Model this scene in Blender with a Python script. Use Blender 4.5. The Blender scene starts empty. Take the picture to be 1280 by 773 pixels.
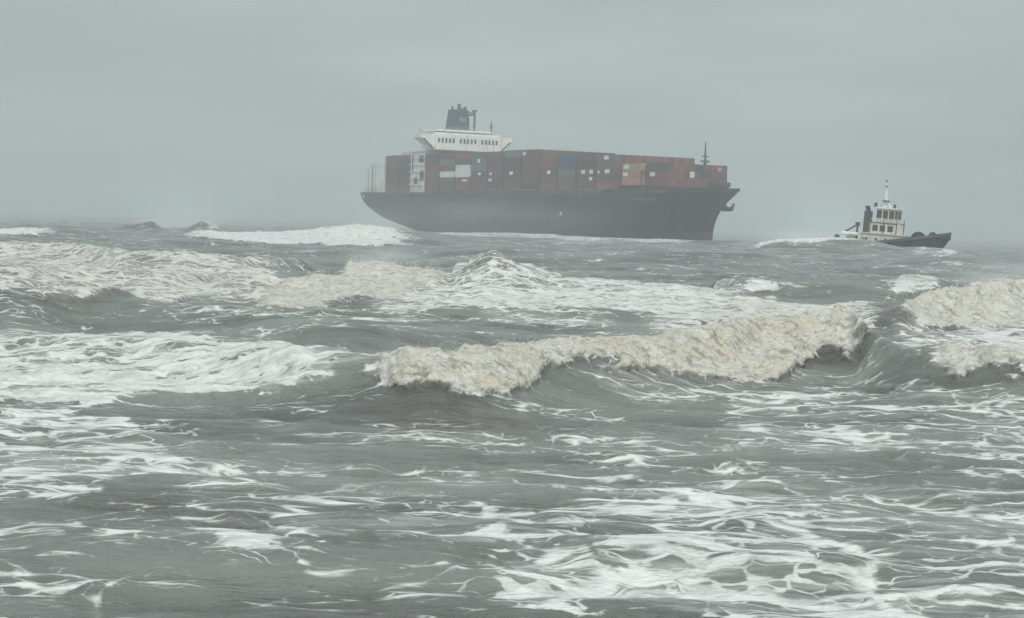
# A container ship stuck off a stormy beach, a tug ahead of it, rollers breaking in front.
import bpy, bmesh, math, random
import numpy as np
from mathutils import Matrix, Vector

scene = bpy.context.scene
col = scene.collection
R = math.radians

# ------------------------------------------------------------------ camera
cam_d = bpy.data.cameras.new('camera'); cam = bpy.data.objects.new('camera', cam_d); col.objects.link(cam)
cam_d.sensor_width = 36.0; cam_d.lens = 67.5; cam_d.clip_start = 0.1; cam_d.clip_end = 20000
_p = math.atan(105.4/2400); _a = math.atan(0.0275)
_f = Vector((0, math.cos(_p), -math.sin(_p))); _r0 = Vector((1, 0, 0)); _u0 = Vector((0, math.sin(_p), math.cos(_p)))
_r = _r0*math.cos(_a) + _u0*math.sin(_a); _u = _u0*math.cos(_a) - _r0*math.sin(_a)
m = Matrix((_r, _u, -_f)).transposed().to_4x4(); m.translation = (0, 0, 4.0)
cam.matrix_world = m
scene.camera = cam

# ------------------------------------------------------------------ overcast sky
SUN_EL, SUN_AZ = 40.0, 165.0
world = bpy.data.worlds.new('World'); scene.world = world; world.use_nodes = True
nt = world.node_tree; N = nt.nodes; LK = nt.links; N.clear()
out = N.new('ShaderNodeOutputWorld'); bg = N.new('ShaderNodeBackground'); bg.inputs[1].default_value = 0.1
sky = N.new('ShaderNodeTexSky'); sky.sky_type = 'NISHITA'; sky.sun_disc = False
sky.sun_elevation = R(SUN_EL); sky.sun_rotation = R(SUN_AZ); sky.air_density = 1.0; sky.dust_density = 6.0; sky.ozone_density = 1.0
geo = N.new('ShaderNodeTexCoord'); sep = N.new('ShaderNodeSeparateXYZ'); LK.new(geo.outputs['Generated'], sep.inputs[0])
zc = N.new('ShaderNodeMath'); zc.operation = 'MAXIMUM'; zc.inputs[1].default_value = 0.02; LK.new(sep.outputs[2], zc.inputs[0])
cmb = N.new('ShaderNodeCombineXYZ')
for i in (0, 1): LK.new(sep.outputs[i], cmb.inputs[i])
LK.new(zc.outputs[0], cmb.inputs[2]); LK.new(cmb.outputs[0], sky.inputs[0])
# cloud deck: brighter overhead than at the horizon, with soft lumps in a layer
ramp = N.new('ShaderNodeMapRange'); ramp.inputs[1].default_value = 0.0; ramp.inputs[2].default_value = 1.0
ramp.inputs[3].default_value = 4.55; ramp.inputs[4].default_value = 9.3; LK.new(zc.outputs[0], ramp.inputs[0])
plane = N.new('ShaderNodeVectorMath'); plane.operation = 'DIVIDE'
zz = N.new('ShaderNodeMath'); zz.operation = 'ADD'; zz.inputs[1].default_value = 0.10; LK.new(zc.outputs[0], zz.inputs[0])
cz = N.new('ShaderNodeCombineXYZ')
for i in range(3): LK.new(zz.outputs[0], cz.inputs[i])
LK.new(cmb.outputs[0], plane.inputs[0]); LK.new(cz.outputs[0], plane.inputs[1])
cn = N.new('ShaderNodeTexNoise'); cn.inputs['Scale'].default_value = 0.9; cn.inputs['Detail'].default_value = 5; cn.inputs['Roughness'].default_value = 0.5
LK.new(plane.outputs[0], cn.inputs['Vector'])
cr = N.new('ShaderNodeMapRange'); cr.inputs[1].default_value = 0.3; cr.inputs[2].default_value = 0.7; cr.inputs[3].default_value = 0.905; cr.inputs[4].default_value = 1.10
LK.new(cn.outputs[0], cr.inputs[0])
lum = N.new('ShaderNodeMath'); lum.operation = 'MULTIPLY'; LK.new(ramp.outputs[0], lum.inputs[0]); LK.new(cr.outputs[0], lum.inputs[1])
tint = N.new('ShaderNodeVectorMath'); tint.operation = 'SCALE'; tint.inputs[0].default_value = (0.925, 1.04, 1.058); LK.new(lum.outputs[0], tint.inputs['Scale'])
mixw = N.new('ShaderNodeMix'); mixw.data_type = 'RGBA'; mixw.inputs[0].default_value = 0.9
LK.new(sky.outputs[0], mixw.inputs[6]); LK.new(tint.outputs[0], mixw.inputs[7])
LK.new(mixw.outputs[2], bg.inputs[0]); LK.new(bg.outputs[0], out.inputs[0])

# ------------------------------------------------------------------ sun behind the cloud
sd = bpy.data.lights.new('sun', 'SUN'); sd.energy = 1.3; sd.angle = R(35); sd.color = (1.0, 0.97, 0.92)
so = bpy.data.objects.new('sun', sd); col.objects.link(so)
_az = R(SUN_AZ); _el = R(SUN_EL)
sv = Vector((math.sin(_az)*math.cos(_el), math.cos(_az)*math.cos(_el), math.sin(_el)))
so.rotation_euler = (-sv).to_track_quat('-Z', 'Y').to_euler()

scene.view_settings.view_transform = 'Standard'; scene.view_settings.look = 'None'
scene.view_settings.exposure = 0.0; scene.view_settings.gamma = 1.0
scene.render.engine = 'CYCLES'
scene.cycles.use_denoising = True
scene.cycles.max_bounces = 4; scene.cycles.volume_bounces = 2; scene.cycles.diffuse_bounces = 2; scene.cycles.glossy_bounces = 2
scene.cycles.volume_step_rate = 2.0; scene.cycles.volume_max_steps = 64

# ------------------------------------------------------------------ helpers
def tag(o, label=None, cat=None, group=None, kind=None):
    if label: o['label'] = label
    if cat: o['category'] = cat
    if group: o['group'] = group
    if kind: o['kind'] = kind
    return o
def empty(name, loc=(0, 0, 0), rz=0.0, parent=None):
    o = bpy.data.objects.new(name, None); o.empty_display_size = 0.5; col.objects.link(o)
    o.location = loc; o.rotation_euler = (0, 0, rz); o.parent = parent
    return o
class MB:
    """collects shapes into ONE mesh"""
    def __init__(s): s.v = []; s.f = []
    def add(s, v, f):
        k = len(s.v); s.v += [tuple(p) for p in v]; s.f += [tuple(i+k for i in q) for q in f]; return s
    def box(s, x0, x1, y0, y1, z0, z1):
        v = [(x0,y0,z0),(x1,y0,z0),(x1,y1,z0),(x0,y1,z0),(x0,y0,z1),(x1,y0,z1),(x1,y1,z1),(x0,y1,z1)]
        return s.add(v, [(3,2,1,0),(4,5,6,7),(0,1,5,4),(1,2,6,5),(2,3,7,6),(3,0,4,7)])
    def hexa(s, v): return s.add(v, [(3,2,1,0),(4,5,6,7),(0,1,5,4),(1,2,6,5),(2,3,7,6),(3,0,4,7)])
    def prism(s, poly, axis, a, b):
        """poly of 2D points extruded along axis from a to b"""
        n = len(poly)
        def P(q, c):
            return (c, q[0], q[1]) if axis == 'x' else ((q[0], c, q[1]) if axis == 'y' else (q[0], q[1], c))
        v = [P(q, a) for q in poly] + [P(q, b) for q in poly]
        f = [tuple(range(n)), tuple(range(2*n-1, n-1, -1))] + [(i, i+n, (i+1) % n+n, (i+1) % n) for i in range(n)]
        return s.add(v, f)
    def tube(s, p, q, r0, r1=None, n=8):
        r1 = r0 if r1 is None else r1
        p = Vector(p); q = Vector(q); d = (q-p).normalized()
        a = d.orthogonal().normalized(); b = d.cross(a)
        v = []
        for c, r in ((p, r0), (q, r1)):
            for i in range(n):
                t = 6.28318*i/n; v.append(c + a*(r*math.cos(t)) + b*(r*math.sin(t)))
        f = [(i, (i+1) % n, (i+1) % n+n, i+n) for i in range(n)] + [tuple(range(n-1, -1, -1)), tuple(range(n, 2*n))]
        return s.add(v, f)
    def torus(s, c, ax, R0, r0, n=16, k=8):
        c = Vector(c); ax = Vector(ax).normalized(); a = ax.orthogonal().normalized(); b = ax.cross(a); v = []
        for i in range(n):
            t = 6.28318*i/n; d = a*math.cos(t) + b*math.sin(t)
            for j in range(k):
                u = 6.28318*j/k; v.append(c + d*(R0 + r0*math.cos(u)) + ax*(r0*math.sin(u)))
        f = [(i*k+j, ((i+1) % n)*k+j, ((i+1) % n)*k+(j+1) % k, i*k+(j+1) % k) for i in range(n) for j in range(k)]
        return s.add(v, f)
    def mesh(s, name, mat, smooth=False):
        me = bpy.data.meshes.new(name); me.from_pydata(s.v, [], s.f); me.update()
        bm = bmesh.new(); bm.from_mesh(me); bmesh.ops.recalc_face_normals(bm, faces=bm.faces); bm.to_mesh(me); bm.free()
        if mat: me.materials.append(mat)
        if smooth: me.polygons.foreach_set('use_smooth', [True]*len(me.polygons))
        return me
    def build(s, name, mat, parent=None, smooth=False, bevel=0.0):
        o = bpy.data.objects.new(name, s.mesh(name, mat, smooth)); col.objects.link(o); o.parent = parent
        if bevel:
            b = o.modifiers.new('bevel', 'BEVEL'); b.width = bevel; b.segments = 2; b.limit_method = 'ANGLE'
        return o

def mat(name, colr, rough=0.6, metal=0.0, var=0.15, scale=0.6, streak=None, spec=0.4, streak_scale=(0.25, 0.25, 0.03), each=0.0):
    """painted surface with mottled wear; streak = colour of runs of rust down the side"""
    M = bpy.data.materials.new(name); M.use_nodes = True; n = M.node_tree.nodes; l = M.node_tree.links
    b = n['Principled BSDF']; b.inputs['Roughness'].default_value = rough; b.inputs['Metallic'].default_value = metal
    b.inputs['Specular IOR Level'].default_value = spec
    tc = n.new('ShaderNodeTexCoord'); nz = n.new('ShaderNodeTexNoise'); nz.inputs['Scale'].default_value = scale; nz.inputs['Detail'].default_value = 6
    l.new(tc.outputs['Object'], nz.inputs['Vector'])
    mr = n.new('ShaderNodeMapRange'); mr.inputs[1].default_value = 0.3; mr.inputs[2].default_value = 0.7
    mr.inputs[3].default_value = 1-var; mr.inputs[4].default_value = 1+var; l.new(nz.outputs[0], mr.inputs[0])
    sc = n.new('ShaderNodeVectorMath'); sc.operation = 'SCALE'; sc.inputs[0].default_value = colr; l.new(mr.outputs[0], sc.inputs['Scale'])
    last = sc.outputs[0]
    if each:                                  # every box has faded its own way
        oi = n.new('ShaderNodeObjectInfo'); er = n.new('ShaderNodeMapRange'); er.inputs[3].default_value = 1-each; er.inputs[4].default_value = 1+each; l.new(oi.outputs['Random'], er.inputs[0])
        es = n.new('ShaderNodeVectorMath'); es.operation = 'SCALE'; l.new(last, es.inputs[0]); l.new(er.outputs[0], es.inputs['Scale']); last = es.outputs[0]
    if streak:
        mp = n.new('ShaderNodeMapping'); mp.inputs['Scale'].default_value = streak_scale; l.new(tc.outputs['Object'], mp.inputs[0])
        n2 = n.new('ShaderNodeTexNoise'); n2.inputs['Scale'].default_value = 3.0; n2.inputs['Detail'].default_value = 5; l.new(mp.outputs[0], n2.inputs['Vector'])
        r2 = n.new('ShaderNodeMapRange'); r2.inputs[1].default_value = 0.52; r2.inputs[2].default_value = 0.75; r2.inputs[4].default_value = 0.75; l.new(n2.outputs[0], r2.inputs[0])
        mx = n.new('ShaderNodeMix'); mx.data_type = 'RGBA'; l.new(r2.outputs[0], mx.inputs[0]); l.new(last, mx.inputs[6]); mx.inputs[7].default_value = (*streak, 1)
        last = mx.outputs[2]
    l.new(last, b.inputs['Base Color'])
    return M

RUST = (0.16, 0.07, 0.04)
M = dict(
    hull=mat('hull_paint', (0.015, 0.018, 0.030), 0.5, var=0.5, scale=0.10, streak=(0.11, 0.075, 0.06)),
    boot=mat('antifouling_paint', (0.075, 0.035, 0.03), 0.7, var=0.3, scale=0.3, streak=(0.05, 0.04, 0.035)),
    deck=mat('deck_paint', (0.13, 0.05, 0.04), 0.7, var=0.25),
    coam=mat('coaming_paint', (0.14, 0.055, 0.045), 0.7, var=0.25, streak=(0.06, 0.05, 0.045)),
    white=mat('white_paint', (0.86, 0.85, 0.80), 0.5, var=0.06, streak=(0.45, 0.38, 0.30)),
    pale=mat('pale_grey_paint', (0.58, 0.59, 0.56), 0.55, var=0.08),
    glass=mat('dark_window_glass', (0.025, 0.03, 0.035), 0.12, var=0.1, spec=0.6),
    funnel=mat('navy_funnel_paint', (0.035, 0.05, 0.10), 0.5, var=0.15),
    steel=mat('dark_steel', (0.05, 0.05, 0.055), 0.6, var=0.2),
    black=mat('black_rubber', (0.018, 0.018, 0.02), 0.8, var=0.3, scale=1.5),
    tug=mat('tug_hull_paint', (0.045, 0.050, 0.065), 0.5, var=0.25, scale=0.3, streak=(0.09, 0.08, 0.075)),
    grey=mat('grey_steel', (0.25, 0.26, 0.26), 0.6, var=0.15),
    yellow=mat('cream_paint', (0.66, 0.645, 0.58), 0.55, var=0.12, streak=(0.4, 0.36, 0.3), streak_scale=(0.8, 0.8, 0.12)),
)
BOX = {
    'rust red': mat('container_rust_red', (0.185, 0.055, 0.047), 0.6, var=0.2, scale=0.25, each=0.35, streak=(0.12, 0.05, 0.035)),
    'dull brown': mat('container_brown', (0.115, 0.066, 0.058), 0.6, var=0.2, scale=0.25, each=0.35, streak=(0.09, 0.05, 0.04)),
    'dark maroon': mat('container_maroon', (0.105, 0.038, 0.043), 0.6, var=0.2, scale=0.25, each=0.35, streak=(0.08, 0.04, 0.04)),
    'navy blue': mat('container_navy', (0.035, 0.050, 0.125), 0.55, var=0.15, scale=0.25, each=0.35, streak=(0.05, 0.05, 0.08)),
    'grey green': mat('container_grey_green', (0.10, 0.125, 0.115), 0.6, var=0.15, scale=0.25, each=0.35, streak=(0.09, 0.07, 0.05)),
    'slate grey': mat('container_slate', (0.12, 0.125, 0.14), 0.6, var=0.15, scale=0.25, each=0.35),
    'salmon pink': mat('container_salmon', (0.46, 0.20, 0.15), 0.6, var=0.12, scale=0.25, each=0.35, streak=(0.25, 0.12, 0.08)),
    'tan': mat('container_tan', (0.34, 0.24, 0.15), 0.6, var=0.12, scale=0.25, each=0.35),
    'white': mat('container_white', (0.80, 0.80, 0.77), 0.5, var=0.05, scale=0.25, each=0.05, streak=(0.5, 0.45, 0.4)),
}

# ------------------------------------------------------------------ waves and foam of this beach
CRESTS = [
    [(-0.4046, 54.29, 0.75, 3.1, 5.0), (-0.3294, 53.53, 0.75, 3.1, 5.0), (-0.2667, 50.66, 0.8, 3.1, 5.0), (-0.1832, 48.42, 0.85, 3.1, 5.0), (-0.087, 44.14, 0.95, 3.1, 5.0), (-0.041, 42.65, 1.0, 3.1, 5.0), (-0.0077, 44.09, 1.05, 3.1, 5.0), (0.0256, 46.95, 1.0, 3.1, 5.0), (0.0506, 48.58, 0.97, 3.1, 5.0), (0.0714, 50.1, 1.05, 3.1, 5.0), (0.1087, 54.29, 1.2, 3.1, 5.0), (0.1294, 57.02, 1.33, 3.1, 5.0), (0.1441, 57.68, 1.25, 3.1, 5.0), (0.1565, 59.01, 1.33, 3.1, 5.0), (0.1752, 58.67, 1.4, 3.1, 5.0), (0.188, 55.36, 1.15, 3.1, 5.0), (0.1986, 53.02, 1.02, 3.1, 5.0), (0.2091, 51.72, 1.0, 3.1, 5.0), (0.2342, 51.36, 0.97, 3.1, 5.0), (0.2677, 49.66, 0.95, 3.1, 5.0), (0.3388, 50.28, 0.8, 3.1, 5.0), (0.4014, 51.9, 0.7, 3.1, 5.0)],
    [(-0.4047, 67.2, 1.1, 4.5, 6.0), (-0.3296, 67.82, 1.1, 4.5, 6.0), (-0.2671, 67.39, 1.15, 4.5, 6.0), (-0.2128, 70.36, 1.1, 4.5, 6.0), (-0.1836, 69.06, 0.95, 4.5, 6.0), (-0.1418, 66.05, 0.8, 4.5, 6.0), (-0.0873, 61.48, 0.6, 4.5, 6.0), (-0.0413, 62.65, 0.3, 4.5, 6.0), (0.0004, 65.84, 0.05, 4.5, 6.0)],
    [(-0.1711, 99.0, 0.075, 4.5, 8.0), (-0.1421, 101.0, 0.624, 4.5, 8.0), (-0.1255, 103.0, 0.905, 4.5, 8.0), (-0.1005, 105.0, 1.048, 4.5, 8.0), (-0.0881, 106.0, 1.322, 4.5, 8.0), (-0.0714, 106.0, 1.547, 4.5, 8.0), (-0.0505, 106.0, 1.21, 4.5, 8.0), (-0.0338, 106.0, 1.082, 4.5, 8.0), (-0.0206, 106.0, 1.739, 4.5, 8.0), (-0.0104, 106.0, 2.321, 4.5, 8.0), (-0.0006, 106.0, 1.842, 4.5, 8.0), (0.0162, 106.0, 1.316, 4.5, 8.0), (0.0496, 105.0, 1.0, 4.5, 8.0), (0.0788, 104.0, 0.939, 4.5, 8.0), (0.1081, 104.0, 0.762, 4.5, 8.0), (0.1457, 104.0, 0.393, 4.5, 8.0)],
    [(0.0871, 125.2, 0.5, 5.0, 8.0), (0.1204, 108.19, 1.3, 5.0, 8.0), (0.1495, 109.54, 1.4, 5.0, 8.0), (0.1745, 108.87, 1.4, 5.0, 8.0), (0.1995, 110.12, 1.4, 5.0, 8.0), (0.212, 111.43, 1.5, 5.0, 8.0), (0.2329, 110.83, 1.3, 5.0, 8.0), (0.2663, 113.8, 1.0, 5.0, 8.0), (0.3247, 117.32, 0.9, 5.0, 8.0)],
    [(0.167, 82.98, 0.2, 3.5, 6.0), (0.2001, 81.15, 0.9, 3.5, 6.0), (0.2165, 86.2, 1.25, 3.5, 6.0), (0.2331, 88.93, 1.5, 3.5, 6.0), (0.2496, 92.36, 1.6, 3.5, 6.0), (0.2663, 95.16, 1.65, 3.5, 6.0), (0.2996, 100.93, 1.6, 3.5, 6.0), (0.3579, 113.25, 1.3, 3.5, 6.0)],
    [(-0.3924, 130.76, 1.4, 5.0, 8.0), (-0.3091, 144.36, 1.4, 5.0, 8.0), (-0.2674, 146.91, 1.4, 5.0, 8.0), (-0.2258, 142.71, 1.4, 5.0, 8.0), (-0.2007, 132.05, 1.3, 5.0, 8.0), (-0.1757, 130.9, 1.25, 5.0, 8.0), (-0.1257, 136.81, 1.2, 5.0, 8.0), (-0.0881, 153.72, 0.5, 5.0, 8.0)],
    [(-0.3923, 89.19, 1.0, 4.0, 7.0), (-0.3089, 93.24, 1.0, 4.0, 7.0), (-0.2672, 94.15, 1.0, 4.0, 7.0), (-0.2172, 98.98, 0.9, 4.0, 7.0), (-0.1713, 102.2, 0.8, 4.0, 7.0), (-0.1379, 114.07, 0.2, 4.0, 7.0)],
    [(-0.2259, 350.0, 0.828, 9.0, 16.0), (-0.2114, 350.0, 1.696, 9.0, 16.0), (-0.1989, 350.0, 2.108, 9.0, 16.0), (-0.189, 350.0, 2.932, 9.0, 16.0), (-0.1822, 350.0, 1.831, 9.0, 16.0), (-0.1718, 350.0, 1.931, 9.0, 16.0), (-0.1619, 350.0, 3.41, 9.0, 16.0), (-0.1518, 350.0, 2.123, 9.0, 16.0), (-0.126, 350.0, 1.498, 9.0, 16.0), (-0.101, 350.0, 2.175, 9.0, 16.0), (-0.0844, 350.0, 2.99, 9.0, 16.0), (-0.0677, 350.0, 2.495, 9.0, 16.0), (-0.0469, 350.0, 2.04, 9.0, 16.0), (-0.0176, 350.0, 1.083, 9.0, 16.0), (0.0157, 350.0, 0.821, 9.0, 16.0)],
    [(-0.3925, 280.0, 0.414, 8.0, 12.0), (-0.3092, 280.0, 0.938, 8.0, 12.0), (-0.2676, 280.0, 1.142, 8.0, 12.0), (-0.2426, 280.0, 1.335, 8.0, 12.0), (-0.228, 280.0, 1.214, 8.0, 12.0), (-0.205, 280.0, 0.341, 8.0, 12.0)],
    [(0.0866, 400.0, 0.0, 8.0, 16.0), (0.1095, 400.0, 0.065, 8.0, 16.0), (0.1198, 400.0, 0.845, 8.0, 16.0), (0.1322, 400.0, 1.815, 8.0, 16.0), (0.1488, 400.0, 2.497, 8.0, 16.0), (0.1738, 400.0, 3.021, 8.0, 16.0), (0.1854, 400.0, 2.899, 8.0, 16.0), (0.1922, 400.0, 2.39, 8.0, 16.0), (0.2073, 400.0, 0.974, 8.0, 16.0), (0.2232, 400.0, 0.0, 8.0, 16.0), (0.2449, 400.0, 0.0, 8.0, 16.0)],
    [(-0.2469, 600.0, 2.712, 14.0, 16.0), (-0.2386, 600.0, 3.597, 14.0, 16.0), (-0.2336, 600.0, 4.428, 14.0, 16.0), (-0.2294, 600.0, 3.748, 14.0, 16.0), (-0.2219, 600.0, 2.874, 14.0, 16.0)],
    [(-0.0591, 200.0, 0.606, 9.0, 14.0), (-0.0092, 200.0, 1.38, 9.0, 14.0), (0.0491, 200.0, 1.618, 9.0, 14.0), (0.1074, 200.0, 1.688, 9.0, 14.0), (0.1533, 200.0, 1.441, 9.0, 14.0)],
    [(0.1826, 210.0, 0.782, 9.0, 14.0), (0.2116, 210.0, 1.387, 9.0, 14.0), (0.2532, 210.0, 1.715, 9.0, 14.0), (0.3157, 210.0, 1.9, 9.0, 14.0)],
]
BANDS = [   # (bearing, nearest metres, farthest metres) along each foam patch, then cover, sediment, turbulence, edge
    ([(-0.4043, 37.8, 65.9), (-0.3082, 39.8, 52.0), (-0.2664, 40.9, 50.7), (-0.2038, 41.5, 62.6), (-0.1411, 42.2, 60.3), (-0.1077, 42.2, 57.7), (-0.0869, 42.7, 57.1), (-0.0493, 41.2, 42.7), (-0.0326, 41.7, 42.9)], 0.74, 0.1, 0.4, 0.35),
    ([(-0.0827, 42.7, 56.2), (-0.0325, 40.5, 57.6), (-0.0116, 40.9, 61.0), (0.0051, 41.8, 62.1), (0.0216, 45.0, 63.1), (0.0424, 46.8, 63.6), (0.0674, 47.9, 67.9), (0.0883, 49.1, 71.9), (0.1091, 49.6, 79.3), (0.1321, 49.9, 83.3), (0.1445, 52.5, 85.8), (0.1548, 55.7, 58.5), (0.1672, 56.0, 58.4), (0.1818, 54.9, 81.7), (0.1972, 71.7, 77.0)], 1.0, 0.95, 1.0, 0.4),
    ([(0.0218, 44.2, 45.8), (0.0511, 44.8, 47.2), (0.0888, 44.6, 49.3), (0.1306, 46.1, 50.4), (0.1719, 53.3, 56.0)], 0.46, 0.1, 0.1, 0.7),
    ([(0.2029, 51.5, 52.6), (0.2135, 50.0, 70.1), (0.2428, 49.2, 51.4), (0.2721, 48.0, 63.2), (0.339, 48.3, 50.4), (0.4017, 51.9, 63.8)], 0.98, 0.65, 0.8, 0.36),
    ([(-0.0919, 88.2, 102.6), (-0.0502, 85.9, 104.6), (-0.017, 86.5, 191.5), (0.0164, 87.2, 157.0), (0.0498, 89.3, 145.8), (0.1083, 87.8, 109.4), (0.1375, 88.3, 104.1)], 0.7, 0.25, 0.35, 0.6),
    ([(-0.1461, 89.7, 99.1), (-0.1253, 86.8, 101.7), (-0.1044, 88.0, 103.2), (-0.0878, 89.4, 105.0), (-0.0733, 91.0, 165.0), (-0.0587, 97.4, 158.0), (-0.0337, 101.8, 105.1), (-0.017, 101.4, 102.8)], 0.84, 0.75, 0.8, 0.75),
    ([(-0.3923, 85.9, 196.5), (-0.2672, 66.8, 199.5), (-0.2256, 69.2, 202.5), (-0.2005, 70.1, 131.7), (-0.163, 91.1, 130.2), (-0.1254, 90.8, 136.6), (-0.1004, 97.5, 158.5)], 0.64, 0.45, 0.55, 0.3),
    ([(-0.1843, 344.5, 346.0), (-0.1634, 305.0, 341.0), (-0.1426, 300.0, 345.5), (-0.1217, 299.5, 348.0), (-0.1009, 283.0, 348.5), (-0.0843, 270.5, 347.5), (-0.0676, 300.5, 910.0), (-0.051, 308.0, 349.5), (-0.0405, 339.5, 349.0)], 1.0, 0.05, 0.5, 0.12),
    ([(-0.3925, 244.0, 261.5), (-0.2675, 270.5, 278.5), (-0.2426, 273.5, 278.0), (-0.2259, 275.5, 277.0)], 0.95, 0.05, 0.4, 0.2),
    ([(0.0917, 84.2, 102.7), (0.1335, 57.3, 102.8), (0.1668, 57.9, 101.3), (0.1919, 78.8, 101.1), (0.2086, 76.1, 83.5)], 0.82, 0.45, 0.5, 0.6),
    ([(0.1877, 79.4, 96.2), (0.2168, 81.4, 107.3), (0.2334, 82.6, 109.2), (0.2709, 83.6, 95.7), (0.3376, 84.2, 160.5)], 0.98, 0.75, 0.9, 0.32),
    ([(0.1839, 54.8, 80.3), (0.2256, 51.2, 81.8), (0.2716, 65.6, 83.9), (0.3383, 65.3, 84.0)], 0.72, 0.2, 0.3, 0.6),
    ([(0.0586, 68.2, 90.7), (0.0919, 77.0, 91.6), (0.121, 83.3, 92.1), (0.1502, 58.1, 92.9)], 0.66, 0.35, 0.35, 0.6),
    ([(-0.0333, 75.5, 88.4), (0.0168, 73.7, 87.2), (0.0669, 71.8, 90.1)], 0.5, 0.2, 0.3, 0.7),
    ([(-0.1836, 67.5, 95.0), (-0.1335, 64.4, 92.3), (-0.0792, 73.2, 87.8), (-0.0166, 76.9, 86.5)], 0.42, 0.2, 0.2, 0.5),
    ([(0.1124, 358.0, 395.0), (0.1322, 395.0, 398.0), (0.1488, 396.5, 1100.0), (0.1738, 397.0, 1740.0), (0.1913, 398.0, 1210.0)], 1.1, 0.0, 0.3, 0.12),
    ([(0.0894, 37.3, 44.3), (0.1228, 35.2, 48.4), (0.152, 34.3, 49.6), (0.1939, 33.9, 49.3), (0.2734, 34.2, 46.7), (0.3612, 34.8, 46.8)], 0.52, 0.0, 0.1, 0.8),
    ([(-0.0051, 22.5, 25.5), (0.0535, 22.3, 27.4), (0.1125, 19.8, 30.2), (0.2759, 20.3, 31.0), (0.364, 19.6, 31.9)], 0.54, 0.0, 0.1, 0.8),
    ([(-0.0295, 20.3, 21.4), (0.0039, 20.2, 22.3), (0.0544, 19.7, 22.3), (0.1133, 19.1, 22.2), (0.277, 19.4, 22.0), (0.3652, 19.4, 22.3)], 0.59, 0.0, 0.1, 0.7),
    ([(-0.1812, 22.6, 24.3), (-0.1268, 22.3, 24.7), (-0.0849, 23.4, 24.7), (-0.0304, 22.8, 25.4), (0.0368, 22.4, 25.0)], 0.6, 0.0, 0.1, 0.8),
    ([(-0.3913, 25.8, 37.1), (-0.2657, 25.9, 39.1), (-0.2238, 25.7, 38.4), (-0.1987, 27.3, 36.7), (-0.1755, 27.1, 31.2), (-0.1565, 25.3, 30.2)], 0.58, 0.0, 0.12, 0.8),
    ([(-0.2025, 23.1, 30.2), (-0.1395, 22.0, 30.4), (-0.0851, 23.4, 30.8), (-0.0476, 24.5, 31.2), (0.0194, 25.1, 31.1)], 0.44, 0.0, 0.05, 0.9),
    ([(0.1934, 106.3, 157.0), (0.2121, 108.3, 161.5), (0.2288, 108.7, 157.5)], 0.85, 0.2, 0.6, 0.5),
    ([(0.1163, 104.6, 108.0), (0.1288, 105.2, 107.7), (0.1434, 106.8, 108.0)], 0.7, 0.1, 0.3, 0.6),
    ([(0.2221, 202.5, 207.0), (0.2304, 202.0, 208.0), (0.2388, 204.0, 206.5)], 0.6, 0.0, 0.2, 0.6),
    ([(0.0074, 351.5, 436.5), (0.0407, 414.5, 546.5), (0.0656, 440.5, 496.0)], 0.4, 0.0, 0.1, 0.7),
    ([(-0.0821, 36.0, 40.3), (-0.0065, 30.3, 40.7), (0.069, 29.8, 40.8), (0.1318, 29.9, 39.7)], 0.2, 0.0, 0.0, 0.9),
    ([(-0.3907, 17.7, 23.8), (-0.2227, 18.2, 24.5), (-0.0966, 18.9, 21.8), (-0.0294, 18.8, 21.7)], 0.16, 0.0, 0.0, 0.9),
    ([(-0.0719, 345.0, 347.5), (-0.0177, 503.5, 780.0), (0.0448, 497.0, 740.0), (0.0864, 474.5, 553.0), (0.1073, 469.0, 610.0)], 0.55, 0.0, 0.15, 0.6),
    ([(0.2031, 396.0, 433.5), (0.2156, 327.0, 432.0), (0.2261, 323.0, 431.5), (0.2344, 323.0, 431.0)], 0.6, 0.0, 0.2, 0.5),
    ([(-0.391, 17.7, 38.8), (-0.1394, 18.8, 41.5), (0.1123, 19.1, 35.3), (0.3636, 19.6, 38.1)], 0.25, 0.0, 0.0, 0.9),
    ([(-0.392, 52.9, 66.7), (-0.1834, 48.3, 68.3), (-0.0914, 57.0, 61.1)], 0.24, 0.0, 0.0, 0.9),
    ([(-0.2093, 331.0, 870.0), (-0.1893, 341.5, 1870.0), (-0.1623, 340.0, 2470.0), (-0.1426, 337.0, 650.5)], 0.5, 0.0, 0.12, 0.5),
]
# ------------------------------------------------------------------ the sea surface as a function of place
# Places on the water are given as (t, r): r metres out from the beach, t = sideways metres per metre out.
_rng = np.random.default_rng(7)
_PERM = _rng.permutation(512)
_GRAD = _rng.uniform(-1, 1, (512, 2))
def gnoise(x, y, seed=0):
    xi = np.floor(x).astype(np.int64); yi = np.floor(y).astype(np.int64)
    xf = x - xi; yf = y - yi
    u = xf*xf*xf*(xf*(xf*6-15)+10); v = yf*yf*yf*(yf*(yf*6-15)+10)
    def g(ix, iy, dx, dy):
        h = _PERM[(_PERM[(ix + seed*37) & 511] + iy) & 511]
        return _GRAD[h, 0]*dx + _GRAD[h, 1]*dy
    a = g(xi, yi, xf, yf); b = g(xi+1, yi, xf-1, yf)
    c = g(xi, yi+1, xf, yf-1); d = g(xi+1, yi+1, xf-1, yf-1)
    return (a + u*(b-a)) + v*((c + u*(d-c)) - (a + u*(b-a)))
def fbm(x, y, octs, seed=0, gain=0.5):
    s = np.zeros_like(x); a = 1.0
    for o in range(octs):
        s += a*gnoise(x, y, seed+o); x = x*2.03+11.7; y = y*2.03-5.3; a *= gain
    return s
def billow(x, y, octs, seed=0, gain=0.55):
    s = np.zeros_like(x); a = 1.0
    for o in range(octs):
        s += a*(1.0-2.4*np.abs(gnoise(x, y, seed+o))); x = x*2.07+3.1; y = y*2.07-8.3; a *= gain
    return s
def sstep(a, b, x):
    q = np.clip((x-a)/(b-a), 0, 1)
    return q*q*(3-2*q)
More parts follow.
